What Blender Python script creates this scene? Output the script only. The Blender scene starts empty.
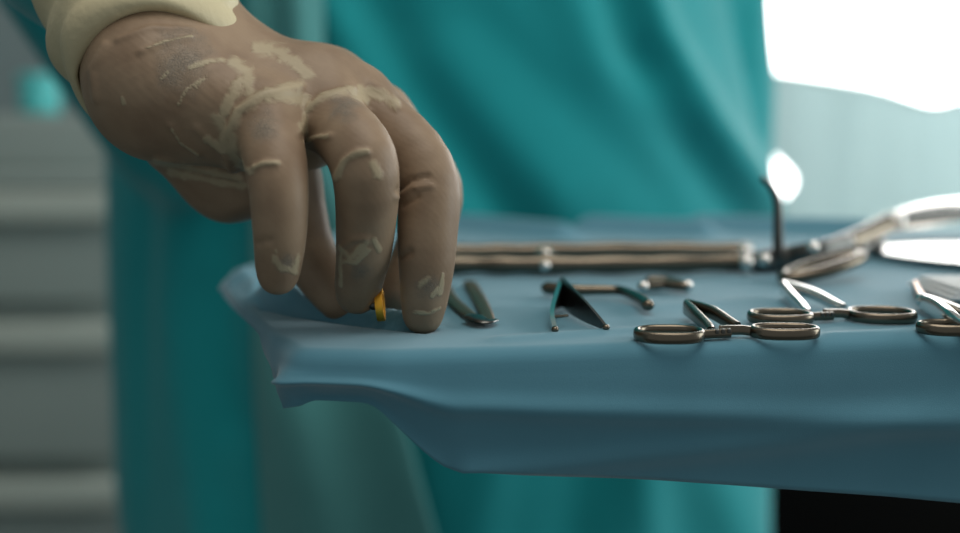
import bpy, bmesh, math, random
import numpy as np
from mathutils import Vector, Matrix
random.seed(7); rng = np.random.default_rng(7)
S = bpy.context.scene
C = S.collection
# ------------------------------------------------------------------ camera numbers
F = 1040.0; HZ = 133.0; TOP = 0.95; CAMH = 0.072; CZ = TOP + CAMH
PITCH = math.atan((266.5 - HZ) / F); cp, sp = math.cos(PITCH), math.sin(PITCH)
def P(px, py, Y):
    x = (px - 480) / F; y = -(py - 266.5) / F
    dy = cp + y * sp; dz = -sp + y * cp
    return Vector((x / dy * Y, Y, CZ + dz / dy * Y))
def G(px, py, up=0.0):                       # point of the cloth plane (raised by up) seen at a pixel
    d = P(px, py, 1.0); dz = d.z - CZ
    Y = (TOP + up - CZ) / dz
    return Vector((d.x * Y, Y, TOP + up))
def pix(V):                                  # (n,3) -> pixel
    x, y, z = V[:, 0], V[:, 1], V[:, 2] - CZ
    fw = y * cp - z * sp; up = y * sp + z * cp
    return 480 + F * x / fw, 266.5 - F * up / fw
# ------------------------------------------------------------------ materials
def srgb(r, g, b):
    f = lambda c: (c / 255 / 12.92) if c / 255 <= .04045 else ((c / 255 + .055) / 1.055) ** 2.4
    return (f(r), f(g), f(b), 1)
def mat(name, col, rough=.6, metal=0., bump=0., bscale=200., var=0., vscale=20., sheen=0., spec=.5, trans=0.):
    m = bpy.data.materials.new(name); m.use_nodes = True
    n, l = m.node_tree.nodes, m.node_tree.links
    b = n['Principled BSDF']
    b.inputs['Base Color'].default_value = col
    b.inputs['Roughness'].default_value = rough; b.inputs['Metallic'].default_value = metal
    b.inputs['Specular IOR Level'].default_value = spec
    if sheen: b.inputs['Sheen Weight'].default_value = sheen
    tc = n.new('ShaderNodeTexCoord')
    if var:
        nz = n.new('ShaderNodeTexNoise'); nz.inputs['Scale'].default_value = vscale; nz.inputs['Detail'].default_value = 5
        l.new(tc.outputs['Object'], nz.inputs['Vector'])
        mx = n.new('ShaderNodeMix'); mx.data_type = 'RGBA'
        mx.inputs['A'].default_value = tuple(c * (1 - var) for c in col[:3]) + (1,)
        mx.inputs['B'].default_value = tuple(min(1, c * (1 + var)) for c in col[:3]) + (1,)
        l.new(nz.outputs['Fac'], mx.inputs['Factor']); l.new(mx.outputs['Result'], b.inputs['Base Color'])
    if bump:
        nz = n.new('ShaderNodeTexNoise'); nz.inputs['Scale'].default_value = bscale; nz.inputs['Detail'].default_value = 4
        l.new(tc.outputs['Object'], nz.inputs['Vector'])
        bp = n.new('ShaderNodeBump'); bp.inputs['Strength'].default_value = bump; bp.inputs['Distance'].default_value = .002
        l.new(nz.outputs['Fac'], bp.inputs['Height']); l.new(bp.outputs['Normal'], b.inputs['Normal'])
    if trans:
        t = n.new('ShaderNodeBsdfTranslucent'); t.inputs['Color'].default_value = col
        ms = n.new('ShaderNodeMixShader'); ms.inputs['Fac'].default_value = trans
        l.new(b.outputs[0], ms.inputs[1]); l.new(t.outputs[0], ms.inputs[2])
        l.new(ms.outputs[0], n['Material Output'].inputs['Surface'])
    return m
M = {}
M['gown'] = mat('gown_cloth', srgb(0, 150, 156), .75, bump=.1, bscale=900, var=.06, vscale=40, sheen=.3, spec=.25)
M['panel'] = mat('gown_panel_cloth', srgb(84, 150, 150), .75, bump=.1, bscale=900, var=.1, vscale=18, sheen=.2, spec=.25)
M['drape'] = mat('blue_drape_cloth', srgb(80, 135, 155), .75, bump=.12, bscale=2600, var=.04, vscale=60, sheen=.35, spec=.3)
M['steel'] = mat('surgical_steel', srgb(112, 103, 91), .27, 1., bump=.04, bscale=500, var=.08, vscale=90)
M['bright_steel'] = mat('polished_steel', srgb(215, 212, 208), .2, 1.)
M['dark_steel'] = mat('dark_steel', srgb(92, 92, 90), .3, 1., bump=.04, bscale=500)
M['copper'] = mat('browned_steel', srgb(150, 112, 84), .35, 1., bump=.04, bscale=500)
M['gold'] = mat('gold', srgb(255, 190, 70), .5, 1., bump=.05, bscale=700)
M['cuff'] = mat('rolled_latex', srgb(196, 184, 150), .55, bump=.2, bscale=300, var=.05, vscale=40)
M['white_pad'] = mat('white_pad_cloth', srgb(235, 238, 240), .9, bump=.6, bscale=1800)
M['wall'] = mat('painted_wall', srgb(140, 156, 158), .8, bump=.1, bscale=60, var=.04, vscale=3)
M['floor'] = mat('vinyl_floor', srgb(88, 100, 102), .4, bump=.05, bscale=40, var=.1, vscale=6)
M['cart'] = mat('cart_paint', srgb(150, 162, 158), .5, bump=.05, bscale=80, var=.04, vscale=6)
M['cartlip'] = mat('cart_lip', srgb(176, 184, 176), .5)
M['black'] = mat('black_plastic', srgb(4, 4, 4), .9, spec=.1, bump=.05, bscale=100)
M['sheet'] = mat('pale_sheet', srgb(170, 196, 198), .85, bump=.1, bscale=500, var=.04, vscale=5, trans=.45)
M['frame'] = mat('white_frame', srgb(215, 220, 220), .5, var=.03)
M['skin'] = mat('skin', srgb(176, 132, 108), .55, bump=.1, bscale=300, var=.06, vscale=30)
M['cyan'] = mat('cyan_plastic', srgb(90, 205, 205), .4, var=.05)
M['grey'] = mat('grey_metal', srgb(150, 154, 154), .35, 1., var=.05)
def emis(name, col, s):
    m = bpy.data.materials.new(name); m.use_nodes = True
    n, l = m.node_tree.nodes, m.node_tree.links
    e = n.new('ShaderNodeEmission'); e.inputs['Color'].default_value = col; e.inputs['Strength'].default_value = s
    l.new(e.outputs[0], n['Material Output'].inputs['Surface']); return m
M['daylight'] = emis('daylit_glass', (1, .985, .96, 1), 6.5)

def glove_material():
    m = bpy.data.materials.new('latex_glove'); m.use_nodes = True
    n, l = m.node_tree.nodes, m.node_tree.links
    b = n['Principled BSDF']; b.inputs['Roughness'].default_value = .5
    b.inputs['Specular IOR Level'].default_value = .35
    tc = n.new('ShaderNodeTexCoord')
    def noise(sc, det=4, dis=0.):
        z = n.new('ShaderNodeTexNoise'); z.inputs['Scale'].default_value = sc; z.inputs['Detail'].default_value = det
        z.inputs['Distortion'].default_value = dis; l.new(tc.outputs['Object'], z.inputs['Vector']); return z.outputs['Fac']
    def mth(op, a, c):
        z = n.new('ShaderNodeMath'); z.operation = op
        for i, v in enumerate((a, c)):
            if isinstance(v, (int, float)): z.inputs[i].default_value = v
            else: l.new(v, z.inputs[i])
        return z.outputs[0]
    def ramp(v, lo, hi):
        z = n.new('ShaderNodeMapRange'); z.interpolation_type = 'SMOOTHSTEP'
        l.new(v, z.inputs['Value']); z.inputs['From Min'].default_value = lo; z.inputs['From Max'].default_value = hi
        return z.outputs['Result']
    def mix(f, a, c):
        z = n.new('ShaderNodeMix'); z.data_type = 'RGBA'
        l.new(f, z.inputs['Factor'])
        for k, v in (('A', a), ('B', c)):
            if isinstance(v, tuple): z.inputs[k].default_value = v
            else: l.new(v, z.inputs[k])
        return z.outputs['Result']
    def attr(nm):
        z = n.new('ShaderNodeAttribute'); z.attribute_name = nm; return z.outputs['Fac']
    base = mix(ramp(noise(60, 5), .3, .7), srgb(134, 111, 90), srgb(152, 129, 106))
    # finely crackled, slightly bluish powder where the latex clings over the knuckles
    vor = n.new('ShaderNodeTexVoronoi'); vor.feature = 'DISTANCE_TO_EDGE'; vor.inputs['Scale'].default_value = 850
    wob = n.new('ShaderNodeVectorMath'); wob.operation = 'ADD'
    nzc = n.new('ShaderNodeTexNoise'); nzc.inputs['Scale'].default_value = 260; l.new(tc.outputs['Object'], nzc.inputs['Vector'])
    sc_ = n.new('ShaderNodeVectorMath'); sc_.operation = 'SCALE'; sc_.inputs['Scale'].default_value = .006
    l.new(nzc.outputs['Color'], sc_.inputs[0]); l.new(tc.outputs['Object'], wob.inputs[0]); l.new(sc_.outputs[0], wob.inputs[1])
    l.new(wob.outputs[0], vor.inputs['Vector'])
    crack = ramp(vor.outputs['Distance'], .12, .0)
    cm = ramp(mth('ADD', attr('crackle'), mth('MULTIPLY', mth('SUBTRACT', noise(150), .5), 1.2)), .1, .95)
    base = mix(mth('MULTIPLY', cm, .45), base, srgb(118, 116, 108))
    base = mix(mth('MULTIPLY', mth('MULTIPLY', cm, crack), .38), base, srgb(84, 86, 84))
    ln = mth('ADD', attr('loose'), mth('MULTIPLY', mth('SUBTRACT', noise(150, 5, 1.0), .5), 1.9))
    loose = ramp(ln, -.05, .75)
    col = mix(mth('MULTIPLY', loose, .74), base, srgb(180, 166, 138))
    l.new(col, b.inputs['Base Color'])
    # bump: the blisters of loose latex, fine stretch lines, grain
    wv = n.new('ShaderNodeTexWave'); wv.wave_type = 'BANDS'; wv.bands_direction = 'DIAGONAL'
    wv.inputs['Scale'].default_value = 190; wv.inputs['Distortion'].default_value = 5; wv.inputs['Detail'].default_value = 2
    wv.inputs['Detail Scale'].default_value = .6
    l.new(tc.outputs['Object'], wv.inputs['Vector'])
    h = mth('ADD', mth('MULTIPLY', loose, .55), mth('MULTIPLY', wv.outputs['Fac'], .025))
    h = mth('ADD', h, mth('MULTIPLY', mth('MULTIPLY', cm, crack), -.35))
    h = mth('ADD', h, mth('MULTIPLY', noise(700, 3), .12))
    bp = n.new('ShaderNodeBump'); bp.inputs['Strength'].default_value = .6; bp.inputs['Distance'].default_value = .0008
    l.new(h, bp.inputs['Height']); l.new(bp.outputs['Normal'], b.inputs['Normal'])
    return m
M['glove'] = glove_material()
# ------------------------------------------------------------------ object helpers
def tag(o, label=None, cat=None, group=None, kind=None):
    if label: o['label'] = label
    if cat: o['category'] = cat
    if group: o['group'] = group
    if kind: o['kind'] = kind
    return o
def empty(name, loc):
    o = bpy.data.objects.new(name, None); C.objects.link(o); o.location = loc; o.empty_display_size = .05; return o
def mesh(name, V, Fc, m, parent=None, smooth=True):
    me = bpy.data.meshes.new(name); me.from_pydata([tuple(map(float, v)) for v in V], [], [tuple(map(int, f)) for f in Fc]); me.update()
    return link(name, me, m, parent, smooth)
def link(name, me, m, parent=None, smooth=True):
    if smooth: me.polygons.foreach_set('use_smooth', [True] * len(me.polygons))
    me.materials.append(m)
    o = bpy.data.objects.new(name, me); C.objects.link(o)
    if parent:
        o.parent = parent
        loc = parent.location.copy(); p = parent.parent
        while p: loc += p.location; p = p.parent
        me.transform(Matrix.Translation(-loc))          # parts are modelled in world coordinates
    return o
class MB:
    def __init__(s): s.V = []; s.F = []
    def add(s, V, Fc):
        k = len(s.V); s.V += [tuple(v) for v in V]; s.F += [tuple(i + k for i in f) for f in Fc]; return s
    def box(s, c, d, bev=0.):
        bm = bmesh.new(); bmesh.ops.create_cube(bm, size=1)
        for v in bm.verts: v.co = Vector((v.co.x * d[0] + c[0], v.co.y * d[1] + c[1], v.co.z * d[2] + c[2]))
        if bev: bmesh.ops.bevel(bm, geom=bm.edges[:], offset=bev, segments=3, profile=.5, affect='EDGES')
        bm.verts.index_update()
        s.add([v.co.copy() for v in bm.verts], [[v.index for v in f.verts] for f in bm.faces]); bm.free(); return s
    def sweep(s, pts, prof, up=Vector((0, 0, 1)), closed=False, cap=True):
        """prof(i, t) -> list of (a, b) offsets: a along the side vector, b along the up vector"""
        pts = [Vector(p) for p in pts]; n = len(pts); rings = []
        for i, p in enumerate(pts):
            if closed: t = pts[(i + 1) % n] - pts[i - 1]
            else: t = pts[min(i + 1, n - 1)] - pts[max(i - 1, 0)]
            t.normalize()
            u = up if isinstance(up, Vector) else up(i)
            side = t.cross(u)
            if side.length < 1e-5: side = Vector((1, 0, 0))
            side.normalize(); uu = side.cross(t).normalized()
            rings.append([p + side * a + uu * b for a, b in prof(i, i / max(1, n - 1))])
        m = len(rings[0]); V = [v for r in rings for v in r]; Fc = []
        for i in range(n if closed else n - 1):
            j = (i + 1) % n
            for k in range(m):
                k2 = (k + 1) % m
                Fc.append((i * m + k, i * m + k2, j * m + k2, j * m + k))
        if cap and not closed:
            Fc.append(tuple(range(m))[::-1]); Fc.append(tuple((n - 1) * m + k for k in range(m)))
        return s.add(V, Fc)
    def tube(s, pts, r, flat=1., closed=False, seg=12, up=Vector((0, 0, 1)), ends=True):
        """round/elliptical bar; r number or function of t; flat = height / width; rounded ends"""
        pts = [Vector(p) for p in pts]
        R = r if callable(r) else (lambda t: r)
        if ends and not closed:
            r0, r1 = R(0), R(1); d0 = (pts[0] - pts[1]).normalized(); d1 = (pts[-1] - pts[-2]).normalized()
            n = len(pts); ts = [i / (n - 1) for i in range(n)]
            pre = [(pts[0] + d0 * r0 * q, r0 * math.sqrt(max(.02, 1 - q * q))) for q in (.98, .8, .45)]
            post = [(pts[-1] + d1 * r1 * q, r1 * math.sqrt(max(.02, 1 - q * q))) for q in (.45, .8, .98)]
            full = pre + [(p, R(t)) for p, t in zip(pts, ts)] + post
            pts = [a for a, _ in full]; rad = [b for _, b in full]
        else:
            n = len(pts); rad = [R(i / max(1, n - 1)) for i in range(n)]
        ang = [2 * math.pi * k / seg for k in range(seg)]
        return s.sweep(pts, lambda i, t: [(rad[i] * math.cos(a), rad[i] * flat * math.sin(a)) for a in ang], up, closed)
    def ball(s, c, r, sc=(1, 1, 1), seg=14):
        V = []; Fc = []
        c = Vector(c); h = seg // 2
        for i in range(h + 1):
            th = math.pi * i / h
            for k in range(seg):
                ph = 2 * math.pi * k / seg
                V.append(c + Vector((r * sc[0] * math.sin(th) * math.cos(ph), r * sc[1] * math.sin(th) * math.sin(ph), r * sc[2] * math.cos(th))))
        for i in range(h):
            for k in range(seg):
                k2 = (k + 1) % seg; Fc.append((i * seg + k, (i + 1) * seg + k, (i + 1) * seg + k2, i * seg + k2))
        return s.add(V, Fc)
    def lathe(s, c, prof, seg=24):
        c = Vector(c); V = []; Fc = []
        for r, z in prof:
            for k in range(seg):
                a = 2 * math.pi * k / seg; V.append(c + Vector((r * math.cos(a), r * math.sin(a), z)))
        for i in range(len(prof) - 1):
            for k in range(seg):
                k2 = (k + 1) % seg; Fc.append((i * seg + k, i * seg + k2, (i + 1) * seg + k2, (i + 1) * seg + k))
        Fc.append(tuple(range(seg))[::-1]); Fc.append(tuple((len(prof) - 1) * seg + k for k in range(seg)))
        return s.add(V, Fc)
    def build(s, name, m, parent=None, smooth=True):
        o = mesh(name, s.V, s.F, m, parent, smooth)
        bm = bmesh.new(); bm.from_mesh(o.data)
        bmesh.ops.remove_doubles(bm, verts=bm.verts[:], dist=1e-6)
        bmesh.ops.recalc_face_normals(bm, faces=bm.faces[:]); bm.to_mesh(o.data); bm.free()
        if smooth:
            o.data.polygons.foreach_set('use_smooth', [True] * len(o.data.polygons))
            o.data.set_sharp_from_angle(angle=math.radians(42))
        return o
def spline(pts, n=40):                        # Catmull-Rom through the points
    pts = [Vector(p) for p in pts]; out = []
    q = [pts[0] * 2 - pts[1]] + pts + [pts[-1] * 2 - pts[-2]]; m = len(pts) - 1
    for i in range(n + 1):
        u = i / n * m; k = min(int(u), m - 1); t = u - k
        a, b, c, d = q[k:k + 4]
        out.append(.5 * ((2 * b) + (c - a) * t + (2 * a - 5 * b + 4 * c - d) * t * t + (3 * b - a - 3 * c + d) * t ** 3))
    return out
# ------------------------------------------------------------------ distance-field surfaces (continuous bodies)
def rc(Q, a, b, r1, r2):
    a = np.array(a); b = np.array(b); ba = b - a
    t = np.clip(((Q - a) @ ba) / (ba @ ba), 0, 1)
    return np.linalg.norm(Q - a - t[..., None] * ba, axis=-1) - (r1 + (r2 - r1) * t)
def ell(Q, c, r):
    r = np.array(r); k = np.linalg.norm((Q - np.array(c)) / r, axis=-1)
    return (k - 1) * r.min()
def smin(a, b, k):
    h = np.maximum(k - np.abs(a - b), 0) / k
    return np.minimum(a, b) - h * h * k * .25
def nets(fn, lo, hi, vox):
    lo = np.array(lo, float); hi = np.array(hi, float)
    n = np.ceil((hi - lo) / vox).astype(int) + 1
    gx, gy, gz = [lo[i] + vox * np.arange(n[i]) for i in range(3)]
    D = np.empty(n)
    for i in range(0, n[0], 16):
        Q = np.stack(np.meshgrid(gx[i:i + 16], gy, gz, indexing='ij'), -1); D[i:i + 16] = fn(Q)
    ins = D < 0
    corners = [(i, j, k) for i in (0, 1) for j in (0, 1) for k in (0, 1)]
    sl = lambda A, c: A[c[0]:A.shape[0] - 1 + c[0], c[1]:A.shape[1] - 1 + c[1], c[2]:A.shape[2] - 1 + c[2]]
    cnt = sum(sl(ins, c).astype(np.int8) for c in corners)
    act = (cnt > 0) & (cnt < 8); idx = -np.ones(act.shape, int); ii = np.argwhere(act); idx[act] = np.arange(len(ii))
    acc = np.zeros((len(ii), 3)); num = np.zeros(len(ii))
    for a in corners:
        for ax in range(3):
            if a[ax]: continue
            b = list(a); b[ax] = 1
            va = D[tuple((ii + np.array(a)).T)]; vb = D[tuple((ii + np.array(b)).T)]
            x = (va < 0) != (vb < 0); t = np.where(x, va / np.where(x, va - vb, 1), 0)
            p = np.tile(np.array(a, float), (len(ii), 1)); p[:, ax] += t
            acc += p * x[:, None]; num += x
    V = lo + (ii + acc / num[:, None]) * vox
    Fs = []
    for ax in range(3):
        u, v = (ax + 1) % 3, (ax + 2) % 3
        s0 = [slice(1, -1)] * 3; s0[ax] = slice(0, -1); s1 = list(s0); s1[ax] = slice(1, None)
        A = ins[tuple(s0)]; B = ins[tuple(s1)]
        e = np.argwhere(A != B); fl = A[tuple(e.T)]
        off = np.array([1, 1, 1]); off[ax] = 0; e = e + off
        def cell(du, dv):
            q = e.copy(); q[:, u] -= du; q[:, v] -= dv; return idx[tuple(q.T)]
        q = np.stack([cell(1, 1), cell(0, 1), cell(0, 0), cell(1, 0)], 1)
        q[~fl] = q[~fl][:, ::-1]; Fs.append(q)
    return V, np.concatenate(Fs)
def relax(V, Fc, it=2, w=.5):
    E = np.concatenate([Fc[:, [0, 1]], Fc[:, [1, 2]], Fc[:, [2, 3]], Fc[:, [3, 0]]])
    for _ in range(it):
        acc = np.zeros_like(V); c = np.zeros(len(V))
        np.add.at(acc, E[:, 0], V[E[:, 1]]); np.add.at(c, E[:, 0], 1)
        np.add.at(acc, E[:, 1], V[E[:, 0]]); np.add.at(c, E[:, 1], 1)
        V = V * (1 - w) + w * acc / c[:, None]
    return V
def normals(V, Fc):
    n = np.cross(V[Fc[:, 2]] - V[Fc[:, 0]], V[Fc[:, 3]] - V[Fc[:, 1]]); N = np.zeros_like(V)
    for k in range(4): np.add.at(N, Fc[:, k], n)
    return N / (np.linalg.norm(N, axis=1)[:, None] + 1e-12)
def gauss(d, w): return np.exp(-(d / w) ** 2)
def seg2(x, y, poly):                         # distance to a 2-D polyline
    d = np.full(x.shape, 1e9)
    for (ax, ay), (bx, by) in zip(poly[:-1], poly[1:]):
        t = np.clip(((x - ax) * (bx - ax) + (y - ay) * (by - ay)) / ((bx - ax) ** 2 + (by - ay) ** 2 + 1e-9), 0, 1)
        d = np.minimum(d, np.hypot(x - ax - t * (bx - ax), y - ay - t * (by - ay)))
    return d
# ================================================================== SETTING
tag(MB().box((0, 1.2, -.02), (5.4, 5.2, .04)).build('floor', M['floor'], None, False), kind='structure')
WY = 2.5; wx0, wx1, wz0, wz1 = .52, 2.25, .80, 2.1
w = MB()
w.box(((wx0 - 2.6) / 2, WY + .06, 1.3), (wx0 + 2.6, .12, 2.6)); w.box(((wx1 + 2.6) / 2, WY + .06, 1.3), (2.6 - wx1, .12, 2.6))
w.box(((wx0 + wx1) / 2, WY + .06, wz0 / 2), (wx1 - wx0, .12, wz0)); w.box(((wx0 + wx1) / 2, WY + .06, (wz1 + 2.6) / 2), (wx1 - wx0, .12, 2.6 - wz1))
tag(w.build('wall_back', M['wall'], None, False), kind='structure')
tag(MB().box((-2.66, 1.2, 1.3), (.12, 5.2, 2.6)).build('wall_left', M['wall'], None, False), kind='structure')
win = tag(empty('window_1', ((wx0 + wx1) / 2, WY + .04, wz0)), kind='structure')
f = MB()
for x in (wx0 + .02, wx1 - .02): f.box((x, WY + .03, (wz0 + wz1) / 2), (.05, .06, wz1 - wz0))
for z in (wz0 + .02, wz1 - .02): f.box(((wx0 + wx1) / 2, WY + .03, z), (wx1 - wx0, .06, .05))
f.build('window_frame', M['frame'], win, False)
MB().box(((wx0 + wx1) / 2, WY + .07, (wz0 + wz1) / 2), (wx1 - wx0 - .06, .01, wz1 - wz0 - .06)).build('pane', M['daylight'], win, False)
# ================================================================== BLUE DRAPE on the instrument tray
# outline of the covered tray (counter-clockwise from above), from the corner nearest the hand
def outline():
    c = [G(290, 350), G(271, 336), G(255, 318), G(234, 299), G(219, 281), G(232, 268), G(254, 262), G(300, 240), G(356, 228)]
    c += [Vector((-.02, .80, TOP)), Vector((.3, .80, TOP)), Vector((.50, .79, TOP)), Vector((.52, .75, TOP)), Vector((.52, .48, TOP)), Vector((.49, .39, TOP)),
          G(1500, 331), G(1100, 333), G(900, 337), G(700, 344), G(500, 349), G(380, 353)]
    out = []
    c2 = c + [c[0]]
    for a, b in zip(c2[:-1], c2[1:]):
        m = max(1, int((b - a).length / .003))
        out += [a.lerp(b, i / m) for i in range(m)]
    for _ in range(3):
        out = [(out[i - 1] + out[i] * 2 + out[(i + 1) % len(out)]) / 4 for i in range(len(out))]
    return out
OUT = outline(); nO = len(OUT); cen = Vector((.17, .60, TOP))
nrm = []
for i in range(nO):
    t = OUT[(i + 1) % nO] - OUT[i - 1]; nv = Vector((-t.y, t.x, 0)).normalized()
    if nv.dot(OUT[i] - cen) < 0: nv = -nv
    nrm.append(nv)
def hz_noise(x, y):
    return (math.sin(x * 31 + 2 * math.sin(y * 13)) * math.sin(y * 27 + 1.5 * math.sin(x * 17)) * .5 + .5 * math.sin(x * 11 - y * 19 + 1.3))
def ridge(x, y, pts, wd, h):
    d = min((Vector((x, y, 0)) - (Vector((a.x, a.y, 0)) + (b - a) * max(0, min(1, (Vector((x, y, TOP)) - a).dot(b - a) / (b - a).length_squared)))).xy.length for a, b in zip(pts[:-1], pts[1:]))
    return h * math.exp(-(d / wd) ** 2)
FOLDS = [([G(262, 300), G(330, 316), G(420, 327)], .0040, .0060),
         ([G(262, 307), G(300, 316), G(350, 323), G(424, 331)], .0022, -.0028), ([G(262, 290), G(256, 298), G(266, 309)], .0022, -.0026),
         ([G(244, 280), G(268, 299), G(300, 306)], .0060, .0040), ([G(236, 284), G(262, 268)], .007, .003),
         ([G(500, 339), G(620, 331), G(690, 326)], .005, .0012),
         ([G(640, 308), G(760, 300)], .010, .0012), ([G(830, 335), G(915, 331)], .004, .0012),
         ([G(590, 232), G(700, 236)], .013, .012), ([G(450, 228), G(560, 238)], .012, .011), ([G(700, 231), G(860, 235)], .013, .012)]
def ztop(x, y):
    return TOP + .0005 * hz_noise(x * 1.3, y * 1.3) + sum(ridge(x, y, p, wd, h) for p, wd, h in FOLDS)
def drape():
    V = []; rings = 0
    fr = [0, .25, .45, .6, .7, .78, .84, .89, .925, .95, .97, .985]
    def hem(i):
        p = OUT[i]; n_ = nrm[i]
        px = 480 + F * p.x / p.y
        if (n_.y < -.5 or px > 259) and p.y < .42 and p.x < .45 or n_.y < -.5 and p.y < .46:                     # front
            k = max(0, min(1, (px - 362) / 92)); k = .5 * k + .5 * k * k * (3 - 2 * k)
            return .0125 + .0245 * k + .020 * max(0, (px - 480)) / 480 + .0045 * math.exp(-((px - 272) / 14.) ** 2) if px > 259 else .002
        if p.x < -.05 and p.y < .8: return .002
        if n_.y > .5: return .12
        return .09
    H = [hem(i) for i in range(nO)]
    for _ in range(1): H = [(H[i - 1] + H[i] * 2 + H[(i + 1) % nO]) / 4 for i in range(nO)]
    RA = [.006 if (480 + F * p.x / p.y > 268 or p.y > .6) else .0035 for p in OUT]
    for _ in range(4): RA = [(RA[i - 1] + RA[i] * 2 + RA[(i + 1) % nO]) / 4 for i in range(nO)]
    # top rings: a dense grid would be wasted far inside, so rings towards a spine
    spine0, spine1 = Vector((.02, .60, TOP)), Vector((.34, .60, TOP))
    nr = 105
    for r in range(nr + 1):
        t = r / nr
        t = 1 - (1 - t) ** 1.1
        for i in range(nO):
            o = OUT[i]; q = spine0.lerp(spine1, max(0, min(1, (o.x - spine0.x) / (spine1.x - spine0.x))))
            e = o - nrm[i] * RA[i]
            p = q.lerp(e, t); V.append(Vector((p.x, p.y, ztop(p.x, p.y)))); 
        rings += 1
    zed = [ztop(OUT[i].x, OUT[i].y) for i in range(nO)]
    for a in (20, 40, 60, 80):                            # rounded edge
        for i in range(nO):
            ra = RA[i]; o = OUT[i] - nrm[i] * ra
            p = o + nrm[i] * ra * math.sin(math.radians(a)); V.append(Vector((p.x, p.y, zed[i] - ra * (1 - math.cos(math.radians(a))))))
        rings += 1
    steps = 26
    for s_ in range(1, steps + 1):
        t = s_ / steps
        for i in range(nO):
            p = OUT[i]; px = 480 + F * p.x / p.y; h = H[i]
            z = zed[i] - RA[i] - h * t
            d = .0025 * math.sin(t * 5) * (1 if nrm[i].y < -.5 else .4)
            # long slanting pleats of the hanging front
            d += .0022 * math.sin(px * .012 + t * 2.2) * t + .0028 * math.exp(-((t - .36 - .0002 * (px - 480)) / .10) ** 2) * (nrm[i].y < -.5)
            d += .003 * math.exp(-((t - (.98 - (px - 480) * .0012)) / .13) ** 2) * (nrm[i].y < -.5) * (px > 460)
            d -= .004 * t * (nrm[i].y < -.5)
            d -= .0025 * math.exp(-((px - 275) / 4.) ** 2) * math.sin(min(1, t * 1.6) * math.pi / 2) * (p.y < .42)       # pinched pleat at the corner
            d += .0050 * math.exp(-((px - 284) / 11.) ** 2) * math.sin(t * 2.2) * (p.y < .42)
            V.append(Vector((p.x, p.y, z)) + nrm[i] * d)
        rings += 1
    Fc = []
    for r in range(rings - 1):
        for i in range(nO):
            j = (i + 1) % nO; Fc.append((r * nO + i, r * nO + j, (r + 1) * nO + j, (r + 1) * nO + i))
    o = mesh('surgical_drape', V, Fc, M['drape'])
    bm = bmesh.new(); bm.from_mesh(o.data); bmesh.ops.remove_doubles(bm, verts=bm.verts[:], dist=1e-6)
    bmesh.ops.recalc_face_normals(bm, faces=bm.faces[:])
    if max(bm.faces, key=lambda f_: f_.calc_center_median().z).normal.z < 0: bmesh.ops.reverse_faces(bm, faces=bm.faces[:])
    bm.to_mesh(o.data); bm.free(); o.data.polygons.foreach_set('use_smooth', [True] * len(o.data.polygons))
    sm = o.modifiers.new('thick', 'SOLIDIFY'); sm.thickness = .0012; sm.offset = -1
    return o
dr = drape(); tag(dr, 'blue cloth drape covering the instrument tray, its hem hanging at the front', 'drape')
# the stand under the cloth
st = empty('instrument_stand', (.45, .6, 0)); tag(st, 'steel instrument stand and tray hidden under the blue drape', 'stand')
b = MB()
inner = [Vector((o.x, o.y, 0)) - n_ * .012 for o, n_ in zip(OUT, nrm)][::3]
k = len(inner); V = [(p.x, p.y, TOP - .014) for p in inner] + [(p.x, p.y, TOP - .0025) for p in inner]
Fc = [tuple(range(k))[::-1], tuple(range(k, 2 * k))] + [(i, (i + 1) % k, k + (i + 1) % k, k + i) for i in range(k)]
b.add(V, Fc).build('tray', M['grey'], st, False)
MB().tube([(.45, .6, .04), (.45, .6, TOP - .014)], .013, ends=False, seg=20).build('post', M['grey'], st)
MB().tube([(.25, .42, .02), (.6, .42, .02)], .016).tube([(.25, .78, .02), (.6, .78, .02)], .016).tube([(.45, .42, .024), (.45, .78, .024)], .016).build('base', M['grey'], st)
# ================================================================== GLOVED HAND
mm = .001
def hp(px, py, d): return np.array(P(px, py, d))
fing = {   # MCP, PIP, DIP, tip with radii
 'little': [(266, 122, .372, 11.6), (277, 172, .352, 9.8), (280, 228, .350, 8.5), (278, 275, .356, 7.0)],
 'ring':   [(326, 114, .388, 12.0), (363, 160, .360, 11.3), (365, 238, .369, 9.8), (357, 293, .383, 8.0)],
 'middle': [(360, 104, .403, 12.0), (422, 168, .384, 11.4), (427, 248, .377, 10.2), (423, 314, .3785, 7.6)],
 'index':  [(382, 118, .428, 11.5), (435, 187, .424, 10.6), (418, 252, .424, 9.6), (397, 294, .416, 7.6)],
}
th = [(232, 160, .425, 16.), (284, 174, .427, 12.5), (307, 250, .419, 11.0), (342, 301, .405, 8.9)]
palm_rc = [  # metacarpals
 ((160, 92, .378), (262, 118, .373), 15.5, 12.0), ((160, 76, .385), (322, 108, .389), 15, 12.5),
 ((192, 50, .400), (322, 88, .402), 13.5, 13), ((322, 88, .402), (358, 103, .404), 13, 12.3),
 ((205, 50, .413), (330, 90, .420), 13.5, 13), ((330, 90, .420), (378, 116, .428), 13, 12),
 ((163, 108, .390), (240, 138, .384), 16, 12), ((190, 105, .410), (310, 140, .408), 14, 11.5)]
thenar = [((182, 140, .415), (232, 176, .428), 15.5, 16.5), ((228, 176, .425), (284, 176, .427), 16., 12)]
FA, FB = hp(163, 64, .397), hp(106, -95, .455)               # forearm axis
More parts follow.
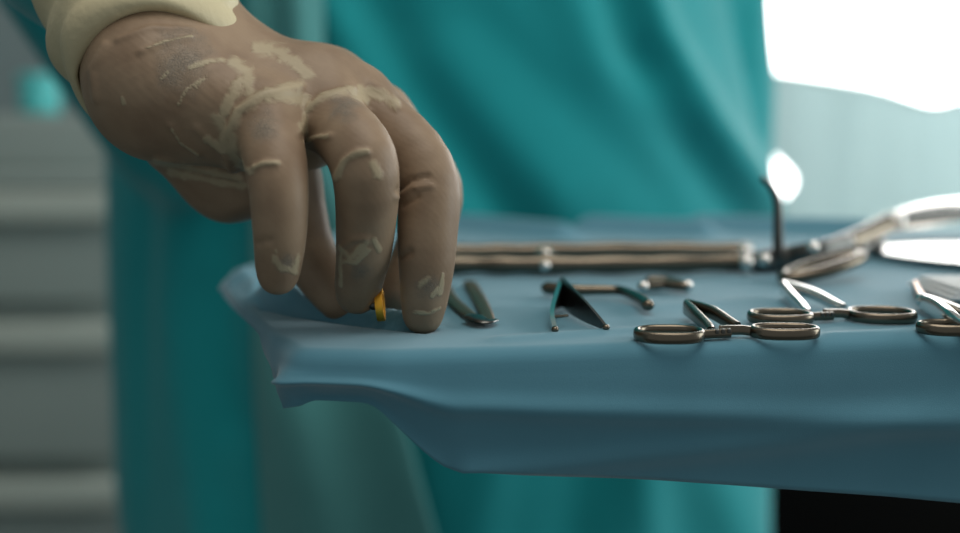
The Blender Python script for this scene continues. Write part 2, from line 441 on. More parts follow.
def smooth_chain(j):
    q = [np.array(list(hp(*a[:3])) + [a[3] * mm]) for a in j]
    e = [2 * q[0] - q[1]] + q + [2 * q[-1] - q[-2]]; out = []
    for k in range(len(q) - 1):
        a, b, c, d = e[k:k + 4]
        for t in (0, .2, .4, .6, .8):
            out.append(.5 * (2 * b + (c - a) * t + (2 * a - 5 * b + 4 * c - d) * t * t + (3 * b - a - 3 * c + d) * t ** 3))
    return out + [q[-1]]
def hand_sdf(Q):
    palm = None
    for a, b_, r1, r2 in palm_rc + thenar:
        d = rc(Q, hp(*a), hp(*b_), r1 * mm, r2 * mm)
        palm = d if palm is None else smin(palm, d, .013)
    # wrist: flattened, two capsules side by side
    for (a, b_) in (((155, 82, .387), (96, -72, .443)), ((187, 52, .412), (139, -92, .463))):
        palm = smin(palm, rc(Q, hp(*a), hp(*b_), .0225, .026), .02)
    res = palm
    for nme, j in list(fing.items()) + [('thumb', th)]:
        d = None
        ch = smooth_chain(j); A_ = np.array(ch)[:, :3]
        near = np.all((Q > A_.min(0) - .03) & (Q < A_.max(0) + .03), -1); d = np.full(Q.shape[:-1], .08); Qn = Q[near]; dn = None
        if len(Qn):
            for q0, q1 in zip(ch[:-1], ch[1:]):
                s_ = rc(Qn, q0[:3], q1[:3], q0[3], q1[3])
                dn = s_ if dn is None else smin(dn, s_, .002)
            d[near] = dn
        res = np.minimum(res, smin(palm, d, .0085))
    return res
allp = [hp(*q[:3]) for j in list(fing.values()) + [th] for q in j] + [hp(60, 60, .40), hp(80, 100, .36)]
lo = np.min(allp, 0) - .022; hi = np.max(allp, 0) + .022; hi[2] = max(hi[2], CZ + .075); lo[0] = min(lo[0], hp(30, 0, .43)[0])
hi[1] = max(hi[1], .475)
VH, FH = nets(hand_sdf, lo, hi, .00105)
VH = relax(VH, FH, 2, .5)
NH = normals(VH, FH)
px, py = pix(VH)
view = VH - np.array([0, 0, CZ]); view /= np.linalg.norm(view, axis=1)[:, None]
facing = -(view * NH).sum(1)
# folds of the latex: (polyline in the picture, width px, height mm)
creases = [([(232, 170), (226, 140), (238, 112), (262, 95), (300, 88)], 5, .9), ([(300, 132), (306, 110), (325, 97), (352, 90)], 5, .8),
           ([(254, 168), (264, 163), (277, 164)], 2.6, .7), ([(336, 178), (344, 160), (356, 152), (368, 152)], 3, .7),
           ([(398, 190), (410, 180), (428, 176)], 2.5, -.7), ([(397, 198), (412, 188), (432, 186)], 2.5, .6), ([(404, 205), (418, 197)], 2.5, -.5),
           ([(258, 243), (270, 240)], 3, -.5), ([(342, 246), (352, 240), (366, 238)], 3, .5), ([(306, 143), (318, 138), (330, 136)], 3, .6),
           ([(400, 258), (410, 252)], 3, -.6), ([(372, 84), (390, 95), (398, 108)], 4, .7), ([(170, 125), (182, 140), (200, 155)], 2.6, .5),
           ([(140, 52), (165, 42), (192, 38)], 3, .5), ([(118, 40), (150, 28), (195, 30)], 3, .5), ([(158, 158), (200, 168), (243, 180)], 3, .6),
           ([(96, 100), (92, 70), (105, 45)], 4, .6), ([(196, 128), (220, 150), (236, 172)], 4, .6)]
disp = np.zeros(len(VH))
for pl, wd, h in creases: disp += 1.5 * h * mm * gauss(seg2(px, py, pl), wd)
disp += .10 * mm * np.sin(px * .35 + 3 * np.sin(py * .09)) * np.sin(py * .31 + 2 * np.sin(px * .07)) * (gauss(np.hypot(px - 175, py - 75), 70))
VH = VH + NH * (disp * np.clip(facing * 3, 0, 1))[:, None]
patches = [([(258, 48), (275, 50), (292, 60), (308, 73)], 8), ([(262, 47), (285, 52)], 8), ([(234, 62), (246, 72), (250, 92)], 9), ([(240, 80), (232, 96), (224, 110)], 8),
           ([(234, 150), (230, 132), (240, 112), (262, 96), (300, 86)], 7), ([(232, 148), (240, 165), (250, 172)], 5), ([(216, 118), (226, 132), (222, 146)], 8), ([(206, 138), (228, 148)], 5),
           ([(302, 130), (305, 112), (322, 98), (350, 91), (366, 100)], 6), ([(268, 95), (296, 96), (308, 104)], 9), ([(360, 90), (380, 95), (396, 105)], 7),
           ([(255, 167), (264, 164), (278, 163)], 3.5), ([(337, 177), (344, 162), (354, 155), (366, 152)], 5), ([(372, 164), (378, 174)], 7),
           ([(341, 248), (350, 258), (366, 243)], 5), ([(344, 262), (356, 262), (368, 250)], 4), ([(342, 246), (340, 262), (341, 285)], 3), ([(374, 240), (379, 250)], 4),
           ([(274, 256), (280, 268), (295, 272)], 4), ([(298, 256), (294, 272)], 4), ([(276, 250), (273, 262)], 3),
           ([(421, 284), (428, 278)], 5), ([(443, 274), (440, 294)], 3), ([(414, 312), (428, 314), (440, 308)], 2.5), ([(432, 296), (438, 288)], 2.5),
           ([(144, 50), (166, 42), (192, 37)], 1.7), ([(172, 128), (180, 142), (198, 154)], 2.2), ([(196, 88), (206, 76)], 2), ([(160, 80), (168, 72)], 2), ([(190, 68), (205, 62), (222, 60)], 4),
           ([(122, 98), (124, 104)], 3), ([(178, 105), (186, 90), (200, 80)], 2.4), ([(158, 162), (200, 170), (240, 178)], 6), ([(170, 172), (215, 182), (245, 186)], 6),
           ([(304, 142), (318, 137), (328, 137)], 3)]
loose = np.full(len(VH), -1.)
for pl, r in patches: loose = np.maximum(loose, np.clip((r - seg2(px, py, pl)) / r, -1, 1))
loose = np.where(facing > .02, loose, -1)
crk = np.zeros(len(VH))
for cx, cy, r in ((264, 128, 24), (345, 108, 24), (182, 62, 46), (286, 262, 15), (430, 286, 20), (360, 270, 16)):
    crk = np.maximum(crk, np.clip(1 - np.hypot(px - cx, py - cy) / r, 0, 1))
crk = np.where(facing > .02, crk, 0)

# ================================================================== PERSON
person = empty('person', (-.04, 1.05, 0))
tag(person, 'person in a teal surgical gown reaching over the tray with a gloved hand', 'person')
glove = mesh('surgical_glove', VH, FH, M['glove'], person)
for nm, arr in (('loose', loose), ('crackle', crk)):
    a = glove.data.attributes.new(nm, 'FLOAT', 'POINT'); a.data.foreach_set('value', arr.astype(np.float32))
glove['label'] = 'off-white latex glove, stretched brown over the knuckles'
# cuff: the thick rolled end of the glove, with soft folds
def cuff():
    A = Vector(FA); B = Vector(FB); ax = (B - A).normalized()
    e1 = Vector(hp(187, 52, .412) - hp(155, 82, .387)); e1 = (e1 - ax * e1.dot(ax)).normalized(); e2 = ax.cross(e1)
    prof0 = [(-.002, -.0026), (-.0035, -.0005), (-.003, .0022), (0, .0042), (.005, .0046), (.009, .0030), (.012, .0036), (.017, .0070), (.022, .0076), (.026, .0052), (.030, .0058), (.036, .0094), (.042, .0096), (.046, .0072), (.052, .0092), (.06, .0105), (.075, .0110), (.088, .0115)]
    prof = [(a_, b_ if a_ < .012 else .0036 + (b_ - .0036) * .62) for a_, b_ in prof0]
    seg = 72; V = []; Fc = []
    for j, (s_, o) in enumerate(prof):
        for k in range(seg):
            a = 2 * math.pi * k / seg
            wob = .0010 * math.sin(3 * a + j * .9) + .0008 * math.sin(5 * a - j * .6)
            ra = .0320 + .0 * max(0, s_) + o + wob; rb = .0285 + .03 * max(0, s_) + o + wob
            sl = s_ + .003 * math.sin(2 * a + 1.0) + .0015 * math.cos(3 * a)
            p = A + ax * (sl - .002) + e1 * (ra * math.cos(a)) + e2 * (rb * math.sin(a))
            V.append(p)
    n_ = len(prof)
    for j in range(n_ - 1):
        for k in range(seg):
            k2 = (k + 1) % seg; Fc.append((j * seg + k, j * seg + k2, (j + 1) * seg + k2, (j + 1) * seg + k))
    o = mesh('glove_cuff', V, Fc, M['cuff'], glove)
    bm = bmesh.new(); bm.from_mesh(o.data); bmesh.ops.recalc_face_normals(bm, faces=bm.faces[:]); bm.to_mesh(o.data); bm.free()
    sm = o.modifiers.new('thick', 'SOLIDIFY'); sm.thickness = .0015; sm.offset = -1
    ss = o.modifiers.new('smooth', 'SUBSURF'); ss.levels = 1; ss.render_levels = 2
    return o
cuff()
# gown
GX, GY = -.038, 1.05
ELB = np.array([-.30, .74, 1.30]); SHR = np.array([-.25, 1.02, 1.40]); WR = FB * .96 + FA * .04
def gown_sdf(Q):
    x, y, z = Q[..., 0], Q[..., 1], Q[..., 2]
    t = np.clip((1.45 - z) / 1.15, 0, 1)
    hw = .304 + .031 * np.clip((1.42 - z) / .35, 0, 1); hd = .15 + .03 * t
    k = np.sqrt(((x - GX) / hw) ** 2 + ((y - GY) / hd) ** 2)
    d = (k - 1) * hd
    d = np.maximum(d, .28 - z); d = smin_max(d, z - 1.40, .12)
    d = smin(d, rc(Q, SHR, ELB, .085, .082), .07)
    d = smin(d, rc(Q, ELB, WR, .080, .058), .04)
    d = smin(d, rc(Q, np.array(P(42, -34, .80)), np.array(P(172, 130, .92)), .042, .06), .03)
    # the other arm folded behind the back
    d = smin(d, rc(Q, (.17, 1.06, 1.38), (.200, 1.12, 1.10), .08, .066), .05)
    d = smin(d, rc(Q, (.200, 1.12, 1.10), (.02, 1.24, 1.0), .064, .055), .05)
    return d
def smin_max(a, b, k): return -smin(-a, -b, k)
VG, FG = nets(gown_sdf, (-.56, .40, .26), (.42, 1.36, 1.54), .011)
VG = relax(VG, FG, 3); NG = normals(VG, FG)
gx, gy = pix(VG)
fr = np.clip(-NG[:, 1] * 2, 0, 1)
dd = np.zeros(len(VG))
def fold(pl, wd, h): 
    global dd
    dd += .75 * h * gauss(seg2(gx, gy, pl), wd) * fr
fold([(340, -60), (420, 90), (520, 240)], 28, -.013); fold([(300, -40), (380, 90), (470, 230)], 26, .010)
fold([(630, -60), (660, 30), (715, 125), (768, 200)], 22, .020); fold([(610, -60), (635, 40), (690, 140), (750, 230)], 26, -.014)
fold([(560, -40), (600, 60), (680, 110)], 24, .008); fold([(640, 60), (640, 72)], 20, -.006)
_l = np.array([[630, -60], [660, 30], [715, 125], [775, 215]], float)
_dx = gx - np.interp(gy, _l[:, 1], _l[:, 0])
dd -= np.clip(_dx, 0, 120) * .00087 * .40 * (gy < 230) * fr
fold([(430, 60), (560, 200)], 30, .006); fold([(480, 20), (660, 190)], 22, -.004)
fold([(600, 420), (575, 540)], 28, -.014); fold([(690, 420), (740, 540)], 30, .014); fold([(640, 420), (650, 560)], 22, .01)
fold([(500, 420), (480, 560)], 26, .008)
fold([(185, 150), (170, 300), (200, 540)], 24, .012); fold([(230, 210), (225, 300), (240, 420)], 18, -.010); fold([(150, 160), (140, 540)], 14, -.006)
dd += .004 * np.sin(VG[:, 0] * 38 + 4 * np.sin(VG[:, 2] * 6)) * np.clip((1.05 - VG[:, 2]) * 4, 0, 1)
VG = VG + NG * dd[:, None]
gown = mesh('surgical_gown', VG, FG, M['gown'], person)
# overlapping front panel of the gown, a little greyer
def panel():
    V = []; Fc = []; nu, nv = 26, 60
    for j in range(nv + 1):
        z = 1.30 - j / nv * .98
        for i in range(nu + 1):
            u = i / nu
            x0 = -.194; x1 = -.13 + .11 * min(1, max(0, (1.02 - z) / .40))
            x = x0 + (x1 - x0) * u
            hw = .285 + .05 * min(1, max(0, (1.42 - z) / .35)); t = min(1, max(0, (1.45 - z) / 1.15)); hd = .15 + .03 * t
            y = GY - hd * math.sqrt(max(0, 1 - ((x - GX) / hw) ** 2)) - .020
            y -= .008 * math.sin(u * 9 + z * 7) * (1 - u * .3) + .006 * math.sin(z * 17 + u * 3)
            V.append((x, y, z))
    for j in range(nv):
        for i in range(nu):
            a = j * (nu + 1) + i; Fc.append((a, a + 1, a + nu + 2, a + nu + 1))
    o = mesh('front_panel', V, Fc, M['panel'], gown)
    sm = o.modifiers.new('thick', 'SOLIDIFY'); sm.thickness = .002
    o['label'] = 'greyer overlapping front panel'
panel()
def body_sdf(Q):
    x, y, z = Q[..., 0], Q[..., 1], Q[..., 2]
    d = rc(Q, (GX, 1.06, .95), (GX, 1.06, 1.30), .13, .12)
    for s_ in (-1, 1):
        d = smin(d, rc(Q, (GX, 1.06, 1.36), (GX + s_ * .15, 1.06, 1.36), .07, .06), .05)
        d = smin(d, rc(Q, (GX + s_ * .09, 1.06, .92), (GX + s_ * .10, 1.05, .5), .085, .06), .04)
        d = smin(d, rc(Q, (GX + s_ * .10, 1.05, .5), (GX + s_ * .11, 1.07, .10), .058, .042), .02)
        d = smin(d, rc(Q, (GX + s_ * .11, 1.09, .045), (GX + s_ * .13, .90, .035), .042, .032), .03)
        d = smin(d, ell(Q, (GX + s_ * .083, 1.05, 1.63), (.012, .022, .034)), .01)
    d = smin(d, rc(Q, SHR + [.03, .02, -.02], ELB, .052, .046), .04); d = smin(d, rc(Q, ELB, WR, .042, .03), .02)
    d = smin(d, rc(Q, (GX, 1.06, 1.40), (GX, 1.04, 1.52), .06, .056), .04)
    d = smin(d, ell(Q, (GX, 1.04, 1.66), (.080, .098, .118)), .03)
    d = smin(d, rc(Q, (GX, .95, 1.66), (GX, .925, 1.625), .010, .016), .012)
    d = smin(d, rc(Q, (GX, .965, 1.58), (GX, .962, 1.56), .03, .028), .03)
    return d
VB, FB_ = nets(body_sdf, (-.42, .44, .0), (.25, 1.24, 1.82), .012)
VB[:, 2] = np.maximum(VB[:, 2], .001)
mesh('body', relax(VB, FB_, 2), FB_, M['skin'], person)
cap = MB().lathe((GX, 1.05, 1.70), [(.098, -.01), (.103, 0), (.104, .03), (.096, .07), (.07, .105), (.03, .122), (.002, .126)], 36)
cap.V = [(v[0], 1.05 + (v[1] - 1.05) * 1.12, v[2] + .12 * (1.05 - v[1])) for v in cap.V]
cap.build('surgical_cap', M['gown'], person)

# ================================================================== GOLD RING held between the fingertips
rg = empty('gold_ring', G(379, 320)); tag(rg, 'small gold ring pinched between gloved fingertips above the blue cloth', 'ring')
cR = P(380, 305, .381); nR = Vector((.992, .03, .09)).normalized(); u1 = nR.cross(Vector((0, 0, 1))).normalized(); u2 = nR.cross(u1)
rpts = [cR + (u1 * math.cos(a) + u2 * math.sin(a)) * .0052 for a in [2 * math.pi * i / 48 for i in range(48)]]
MB().sweep(rpts, lambda i, t: [(.0007, -.0014), (.0009, -.0008), (.0009, .0008), (.0007, .0014), (-.0006, .0014), (-.0007, .0008), (-.0007, -.0008), (-.0006, -.0014)], up=nR, closed=True).build('band', M['gold'], rg)
MB().ball(cR + u2 * 0 + Vector((-.0022, -.001, .0002)), .0022, (1, 1, .9)).build('stone', M['dark_steel'], rg)

# ================================================================== INSTRUMENTS
steel = M['steel']
def loop_mb(c, rx, ry, r=.0021, rot=0.):
    n = 48; pts = []
    for i in range(n):
        a = 2 * math.pi * i / n
        sx = math.copysign(abs(math.cos(a)) ** .85, math.cos(a)) * rx; sy = math.copysign(abs(math.sin(a)) ** .85, math.sin(a)) * ry
        pts.append(c + Vector((sx * math.cos(rot) - sy * math.sin(rot), sx * math.sin(rot) + sy * math.cos(rot), 0)))
    return MB().tube(pts, r * 1.05, .95, closed=True, seg=14)
def strip(pts, hw, hh, name, m_, parent):
    """rounded flat bar standing on edge: half width hw(t), half height hh(t)"""
    pr = [(math.cos(a), math.sin(a)) for a in [2 * math.pi * k / 12 for k in range(12)]]
    pr = [(math.copysign(abs(x) ** .6, x), math.copysign(abs(y) ** .6, y)) for x, y in pr]
    return MB().sweep(pts, lambda i, t: [(x * hw(t), y * hh(t)) for x, y in pr]).build(name, m_, parent)
def clamp(base, loops, apex, ax_l, ax_r, label, am=None):
    am = am or steel
    """towel clamp: two finger loops towards the viewer on a ratchet bar, two sprung arms that meet at the back"""
    root = empty('towel_clamp', base); tag(root, label, 'surgical clamp', 'towel clamps along the tray edge')
    up = Vector((0, 0, .0024))
    for c, rx, ry in loops:
        n = 56; pts = []
        for i in range(n):
            a = 2 * math.pi * i / n
            pts.append(c + up + Vector((math.copysign(abs(math.cos(a)) ** .8, math.cos(a)) * rx, math.copysign(abs(math.sin(a)) ** .9, math.sin(a)) * ry, 0)))
        pr = [(math.cos(a), math.sin(a)) for a in [2 * math.pi * k / 12 for k in range(12)]]
        MB().sweep(pts, lambda i, t: [(x * .0013, math.copysign(abs(y) ** .7, y) * .0021) for x, y in pr], closed=True).build('finger_loop', steel, root)
    l_in = loops[0][0] + Vector((loops[0][1] - .0005, 0, 0)) + up; r_in = loops[1][0] - Vector((loops[1][1] - .0005, 0, 0)) + up
    ap = apex + Vector((0, 0, .0045))
    for s_, foot in ((-1, ax_l), (1, ax_r)):
        f_ = foot + up
        q = [ap + Vector((.0002 * s_, .0012, 0)), ap + Vector((.0016 * s_ + .0006, -.003, .0003)), ap.lerp(f_, .45) + Vector((.0012 * s_, 0, .0012)), ap.lerp(f_, .85) + Vector((0, 0, .0003)), f_]
        strip(spline(q, 28), lambda t: .0015 + .0001 * t, lambda t: .0034 - .0016 * t, 'arm', am, root)
    MB().ball(ap + Vector((.0004, .0014, -.0004)), .0024, (.9, 1, 1.35)).build('spring_bend', M['bright_steel'], root)
    mid = l_in.lerp(r_in, .55)
    strip([l_in, l_in.lerp(mid, .5), mid], lambda t: .0014, lambda t: .0017, 'ratchet', steel, root)
    sh = Vector((0, .0026, .0006))
    strip([r_in, r_in.lerp(l_in, .2) + sh * .7, r_in.lerp(l_in, .6) + sh], lambda t: .0013, lambda t: .0018, 'ratchet', steel, root)
    for i in range(3):
        c = l_in.lerp(r_in, .30 + .11 * i) + Vector((0, -.0012, .0009))
        MB().box(c, (.0013, .0014, .0016), .0003).build('ratchet_tooth', M['dark_steel'], root)
    return root
clamp(G(726, 338), [(G(669, 341), .0112, .0078), (G(784, 338), .0112, .0062)], G(688, 319), G(711, 338), G(737, 333), 'sharp steel towel clamp nearest the front hem, left of the other clamps')
clamp(G(828, 318), [(G(780, 323), .0112, .0082), (G(881, 321), .0118, .0095)], G(784, 298), G(807, 319), G(843, 314), 'steel towel clamp behind and right of the nearest one, bright rounded joint', M['bright_steel'])
c3 = empty('needle_holder', G(965, 330)); tag(c3, 'steel needle holder with a brown tip, cut off by the right edge of the photo', 'surgical clamp')
for cx in (951, 1052):
    n = 56; c_ = G(cx, 334, .0)
    pts = [c_ + Vector((math.copysign(abs(math.cos(2 * math.pi * i / n)) ** .8, math.cos(2 * math.pi * i / n)) * .0112, math.sin(2 * math.pi * i / n) * .0065, .0024)) for i in range(n)]
    MB().sweep(pts, lambda i, t: [(.0013 * math.cos(2 * math.pi * k / 12), .0021 * math.sin(2 * math.pi * k / 12)) for k in range(12)], closed=True).build('finger_loop', steel, c3)
strip(spline([G(921, 300, .005), G(934, 307, .005), G(950, 318, .0045), G(966, 326, .0035), G(985, 334, .0026)], 30), lambda t: .0021 - .0006 * t, lambda t: .0028 + .0016 * math.sin(math.pi * min(1, t * 1.5)) - .001 * t, 'shank', M['bright_steel'], c3)
strip(spline([G(922, 299, .004), G(945, 306, .004), G(975, 318, .0035), G(1018, 334, .0026)], 30), lambda t: .0017, lambda t: .0026 - .0006 * t, 'shank', steel, c3)
strip(spline([G(915, 285, .004), G(917, 291, .0042), G(922, 301, .005)], 14), lambda t: .0010 + .0009 * t, lambda t: .0022 + .0006 * t, 'jaw', M['copper'], c3)
MB().ball(G(922, 300, .0055), .0026, (1, 1.2, 1.1)).build('joint', M['bright_steel'], c3)
# tissue forceps standing on its side, open towards the viewer
fo = empty('tissue_forceps', G(575, 318)); tag(fo, 'dark steel tissue forceps on its side, open arms towards the viewer', 'forceps')
def plate(pts_t, hts, th_, name, m_, parent):
    """upright strip along pts with varying height; pts on the cloth"""
    MB().sweep(pts_t, lambda i, t: [(th_ / 2, z) for z in (0, hts(t) * .5, hts(t))] + [(-th_ / 2, z) for z in (hts(t), hts(t) * .5, 0)]).build(name, m_, parent)
aL = spline([G(561, 305, .0008), G(556, 314, .0008), G(552, 324, .0008), G(555, 332, .0008)], 24)
aR = spline([G(561, 305, .0008), G(573, 315, .0008), G(588, 323, .0008), G(606, 330, .0008)], 24)
hgt = lambda t: .0092 * (1 - t ** 2.0) + .0014
plate(aL, lambda t: .0092 * (1 - t ** 1.2) + .0014, .0017, 'arm', M['bright_steel'], fo)
plate(aR, lambda t: hgt(t) * 1.12, .0011, 'arm', M['dark_steel'], fo)
MB().tube([G(561, 304.5, .001), G(561, 304.5) + Vector((0, 0, .0095))], .0013, up=Vector((0, 1, 0))).build('hinge', steel, fo)
pn = G(553, 317, .004); MB().tube([pn, pn + Vector((.0055, .003, 0))], .0006, 1, seg=8).build('guide_pin', steel, fo)
tb = MB()
for q in (aL[-1], aR[-1]): tb.ball(q + Vector((0, 0, .0010)), .0014, (1, 1.2, .9))
tb.build('teeth', steel, fo)
# flat dressing forceps beside the fingers
ff = empty('dressing_forceps', G(470, 305)); tag(ff, 'flat dark forceps lying close to the gloved middle finger', 'forceps')
for dx in (-1, 1):
    p = spline([G(456, 283, .0018) + Vector((dx * .0065, 0, 0)), G(465, 298, .0018) + Vector((dx * .0060, 0, 0)), G(477, 313, .0018) + Vector((dx * .0036, 0, 0)), G(485, 321, .0018) + Vector((dx * .0014, 0, 0))], 24)
    MB().tube(p, lambda t: .0034 - .001 * t, .35).build('arm', M['copper'], ff)
tp = spline([G(474, 317, .0026), G(484, 321.5, .0022), G(494, 320, .0018)], 12)
MB().tube(tp, lambda t: .0042 - .0022 * t, .28).build('tip', M['dark_steel'], ff)
# long clamp lying across the tray
lf = empty('long_forceps', G(600, 263)); tag(lf, 'long steel forceps with two parallel shanks lying across behind the other instruments', 'forceps')
for (y0, y1, y2, up_) in ((252, 250, 251, .006), (264.5, 264, 262, .006)):
    p = spline([G(405, y0 + 1, up_), G(470, y0, up_), G(545, y1 + 1, up_), G(650, y1, up_), G(745, y2, up_)], 40)
    MB().tube(p, lambda t: .0047 + .0003 * math.sin(t * 40), 1.0).build('shank', steel, lf)
jb = G(545, 259, .006)
MB().box(jb, (.010, .030, .010), .003).build('box_joint', steel, lf)
for q in (G(545, 266, .0095), G(545, 253, .0105)): MB().ball(q, .0026).build('rivet', M['bright_steel'], lf)
for q in (G(746, 252, .007), G(746, 263, .0065)): MB().ball(q, .0040).build('end_stop', M['bright_steel'], lf)
# dark hooked retractor at its end
hr = empty('hooked_retractor', G(790, 255)); tag(hr, 'dark steel retractor with one thin hook standing upright at the tray back', 'retractor')
MB().tube(spline([G(756, 262, .006), G(786, 258, .007), G(815, 250, .012), G(845, 243, .014)], 24), lambda t: .0055 + .001 * math.sin(t * 6), 1.).build('shaft', M['dark_steel'], hr)
hb = G(778, 258, .008)
MB().tube(spline([hb, P(778, 225, hb.y), P(777, 202, hb.y), P(771, 187, hb.y), P(763, 179, hb.y)], 24), lambda t: .0030 - .0015 * t, 1., up=Vector((0, 1, 0))).build('hook', M['dark_steel'], hr)
for q in (G(764, 260, .010), G(813, 248, .017)): MB().ball(q, .0032).build('stud', M['bright_steel'], hr)
MB().ball(G(842, 245, .007), .007, (1, 1, 1)).build('foot', M['dark_steel'], hr)
# bent probe with a round end
pr = empty('bent_probe', G(600, 293)); tag(pr, 'small bent steel probe with a knobbed end, right of the open forceps', 'probe')
MB().tube(spline([G(548, 288, .004), G(575, 290, .004), G(603, 290, .004), G(622, 291, .004), G(640, 299, .004), G(648, 305, .004)], 36), lambda t: .0032 - .0012 * math.sin(min(1, t * 1.4) * math.pi / 2) + .0006 * t, .9).build('shaft', steel, pr)
MB().ball(G(648, 303, .0055), .0030, (1, 1, .9)).tube([G(650, 306, .0040), G(651, 312, .0032)], .0026, .9).build('knob', M['bright_steel'], pr)
# small clip
cl = empty('bulldog_clip', G(664, 284)); tag(cl, 'tiny straight steel clip with shiny ends below the long forceps', 'clip')
MB().tube([G(645, 286, .004), G(664, 284, .004), G(684, 286, .004)], .0030, .8).tube([G(650, 280, .004), G(668, 280, .004), G(686, 285, .004)], .0024, .8).build('body', steel, cl)
for q in (G(643, 287, .004), G(687, 286, .004)): MB().ball(q, .0028).build('end', M['bright_steel'], cl)
# large curved clamp at right, propped up
big = empty('curved_clamp', G(830, 272)); tag(big, 'large steel clamp at right, its broad bright blade raised above the cloth', 'surgical clamp')
l0, l1 = G(786, 276, .004), G(858, 258, .010)
lp = []
for i in range(40):
    a = 2 * math.pi * i / 40
    ctr = l0.lerp(l1, .5); d = (l1 - l0) * .5; sd = Vector((-d.y, d.x, 0)).normalized() * .0075
    lp.append(ctr + d * math.cos(a) + sd * math.sin(a) + Vector((0, 0, .001 * math.cos(a))))
MB().tube(lp, .0036, .9, closed=True, seg=14).build('finger_loop', steel, big)
j = P(893, 221, .62)
MB().tube(spline([P(808, 258, .565), P(838, 246, .585), P(868, 233, .605), j], 24), lambda t: .0052 + .0012 * t, .9).build('shank', steel, big)
MB().tube(spline([P(855, 254, .60), P(868, 241, .61), P(882, 229, .62), j], 16), .0042, .9).build('shank', M['dark_steel'], big)
MB().tube(spline([P(880, 230, .625), P(876, 240, .635), G(878, 248, .004)], 12), .0042, .9, up=Vector((0, 1, 0))).build('foot', M['dark_steel'], big)
MB().ball(j + Vector((0, -.004, .000)), .0060).build('joint', M['bright_steel'], big)
bl = spline([P(890, 227, .62), P(905, 221, .625), P(930, 214, .63), P(965, 208, .635), P(1010, 206, .64)], 30)
bpr = [(math.cos(a), math.sin(a)) for a in [2 * math.pi * k / 20 for k in range(20)]]
def blw(i, t):
    w_ = .007 + .011 * math.sin(min(1, t * 1.5) * 1.57); tl = math.radians(13)
    return [(x * w_ * math.cos(tl) + y * .0018 * math.sin(tl), -x * w_ * math.sin(tl) + y * .0018 * math.cos(tl)) for x, y in bpr]
MB().sweep(bl, blw).build('blade', M['bright_steel'], big)
# shallow polished dish that mirrors the window
di = empty('steel_dish', G(960, 258)); tag(di, 'shallow polished steel dish reflecting the window on the blue cloth', 'dish')
dv = MB(); cD = Vector((.310, .590, TOP)); ring = []
def dish_pt(a, s_, z): 
    return Vector((cD.x + .082 * s_ * math.cos(a) * (1 + .05 * math.sin(3 * a)), cD.y + .074 * s_ * math.sin(a) * (1 + .06 * math.cos(2 * a)), TOP + z))
N_ = 64
V = []; prof = [(.02, .0030), (.5, .0030), (.85, .0031), (.95, .0032), (1.0, .0034), (1.0050, .0048), (.96, .0020), (.5, .0016), (.02, .0016)]
for s_, z in prof: V += [dish_pt(2 * math.pi * i / N_, s_, z) for i in range(N_)]
Fc = [(r * N_ + i, r * N_ + (i + 1) % N_, (r + 1) * N_ + (i + 1) % N_, (r + 1) * N_ + i) for r in range(len(prof) - 1) for i in range(N_)]
Fc += [tuple(range(N_))[::-1], tuple((len(prof) - 1) * N_ + i for i in range(N_))]
dv.add(V, Fc).build('bowl', M['bright_steel'], di)
# folded white pad
gz = MB()
for kx in range(3):
    gz.box(G(990 + kx * 1.5, 296) + Vector((0, 0, .0022 + .0018 * kx)), (.056 - .003 * kx, .044 - .002 * kx, .0018), .0008)  # stacked squares of white cloth, smaller towards the top
ga = gz.build('folded_pad', M['white_pad']); tag(ga, 'folded white pad behind the clamp at the right edge', 'white_pad')
# ================================================================== BACKGROUND: screen sheet, black cabinet, cart
SY = 1.75
sc = empty('ward_screen', (.95, SY, 0)); tag(sc, 'pale sheet hanging from a ward screen below the bright window', 'screen')
def sheet():
    V = []; Fc = []; nu, nv = 90, 60
    for j in range(nv + 1):
        for i in range(nu + 1):
            v = j / nv
            px_ = 752 + (1420 - 752) * i / nu
            tx = [758, 780, 830, 880, 930, 960, 1010, 1420]; ty = [70, 73, 80, 89, 104, 99, 86, 80]
            top = float(np.interp(px_, tx, ty))
            p = P(px_, top, SY); z = p.z + (.60 - p.z) * v
            x = p.x
            ypx = HZ + (CZ - z) * F / SY
            if i < 30: 
                notch = 46 * math.exp(-((ypx - 181) / 29.) ** 2) * (1 - i / 30)
                x += notch * SY / F
            V.append((x, SY + .02 * math.sin(x * 22 + v * 2) * (.3 + v) + .008 * math.sin(x * 51), z))
    for j in range(nv):
        for i in range(nu):
            a = j * (nu + 1) + i; Fc.append((a, a + 1, a + nu + 2, a + nu + 1))
    return mesh('sheet', V, Fc, M['sheet'], sc)
sheet()
for px_ in (700, 1440): MB().tube([(P(px_, 133, SY + .02).x, SY + .02, .0), (P(px_, 133, SY + .02).x, SY + .02, 1.16)], .012).build('post', M['frame'], sc)
MB().tube(spline([P(a, b_, SY) for a, b_ in ((700, 66), (758, 70), (780, 73), (830, 80), (880, 89), (930, 104), (960, 99), (1010, 86), (1420, 80), (1440, 79))], 60), .003, seg=8).build('cord', M['frame'], sc)
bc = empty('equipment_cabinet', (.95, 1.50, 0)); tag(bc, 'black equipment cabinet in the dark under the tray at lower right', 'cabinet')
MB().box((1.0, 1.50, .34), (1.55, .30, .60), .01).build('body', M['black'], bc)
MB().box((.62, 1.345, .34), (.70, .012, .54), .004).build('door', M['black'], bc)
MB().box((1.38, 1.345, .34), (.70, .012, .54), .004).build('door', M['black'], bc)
for x in (.35, 1.65): MB().tube([(x, 1.42, .02), (x, 1.58, .02)], .02).build('foot', M['black'], bc)
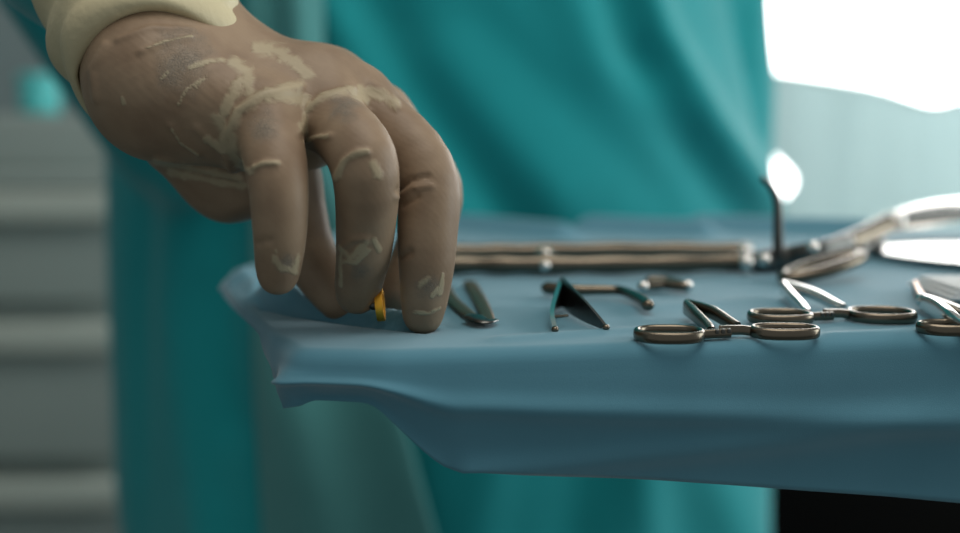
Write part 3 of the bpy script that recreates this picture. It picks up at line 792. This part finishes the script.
# supply cart on the left
cy = 1.75; ct = empty('supply_cart', (-.93, cy + .2, 0)); tag(ct, 'grey metal supply cart with pale ledges at the left of the room', 'cart')
cw = .62; cxm = -.60 - cw / 2
MB().box((cxm, cy + .2, .50), (cw - .02, .36, .90), .01).build('body', M['cart'], ct)
for ztop_, zb, lab in ((.93, .735, 0), (.71, .46, 1), (.437, .10, 2)):
    dw = MB().box((cxm, cy, (ztop_ + zb) / 2 - .01), (cw - .03, .03, ztop_ - zb - .03), .006).build('drawer', M['cart'], ct)
    MB().box((cxm, cy - .028, ztop_ - .03), (cw, .05, .055), .014).build('ledge', M['cartlip'], dw)
MB().box((cxm, cy + .21, 1.005), (cw - .03, .34, .10), .015).build('upper_box', M['cart'], ct)
MB().lathe((0, 0, 0), [(.018, 0), (.022, .004), (.022, .018), (.016, .024)], 24).build('knob', M['black'], ct)
MB().box((cxm, cy + .18, .945), (cw + .02, .42, .03), .01).build('worktop', M['cart'], ct)
for x in (cxm - .25, cxm + .25):
    for y in (cy + .06, cy + .34): MB().lathe((x, y, .0), [(.012, .0), (.025, .01), (.025, .05), (.01, .055)], 16).build('caster', M['black'], ct)
kb = [o for o in bpy.data.objects if o.name == 'knob'][0]
kb.data.transform(Matrix.Translation(ct.location)); kb.data.transform(Matrix.Rotation(math.pi / 2, 4, 'X')); kb.data.transform(Matrix.Translation(P(10, 145, cy + .04) - ct.location))
bz = 1.055; bx = P(40, 100, cy + .12).x
bo = empty('jar', (bx, cy + .12, bz)); tag(bo, 'small cyan plastic jar standing on top of the grey cart', 'jar')
MB().lathe((bx, cy + .12, bz), [(.030, 0), (.034, .005), (.034, .045), (.030, .052)], 28).build('body', M['cyan'], bo)
MB().lathe((bx, cy + .12, bz + .052), [(.034, 0), (.036, .002), (.036, .014), (.032, .018)], 28).build('lid', M['cyan'], bo)
# ================================================================== LIGHT
wd = bpy.data.worlds.new('room_air'); S.world = wd; wd.use_nodes = True
bg = wd.node_tree.nodes['Background']; bg.inputs[0].default_value = (.86, .92, .90, 1); bg.inputs[1].default_value = .31
def area(name, loc, tgt, size, power, col):
    l_ = bpy.data.lights.new(name, 'AREA'); l_.shape = 'RECTANGLE'; l_.size, l_.size_y = size; l_.energy = power; l_.color = col
    o = bpy.data.objects.new(name, l_); C.objects.link(o); o.location = loc
    o.rotation_euler = (Vector(tgt) - Vector(loc)).to_track_quat('-Z', 'Y').to_euler(); return o
area('ceiling_lamp', (.25, .25, 2.55), (.0, .5, .95), (1.2, 1.2), 14.5, (1, .95, .86))
area('side_fill_light', (2.3, .75, 1.35), (0, .75, .95), (1.2, 1.5), 30, (.93, 1, .99))  # unseen light panel added to brighten the gown's right side
# ================================================================== CAMERA
cam = bpy.data.cameras.new('camera'); co = bpy.data.objects.new('camera', cam); C.objects.link(co)
co.location = (0, 0, CZ); co.rotation_euler = (math.radians(90) - PITCH, 0, 0)
cam.sensor_width = 36; cam.lens = 36 * F / 960; cam.clip_start = .02
cam.dof.use_dof = True; cam.dof.focus_distance = .372; cam.dof.aperture_fstop = 3.4
S.camera = co
S.view_settings.view_transform = 'Standard'; S.view_settings.look = 'None'; S.view_settings.exposure = 0; S.view_settings.gamma = 1
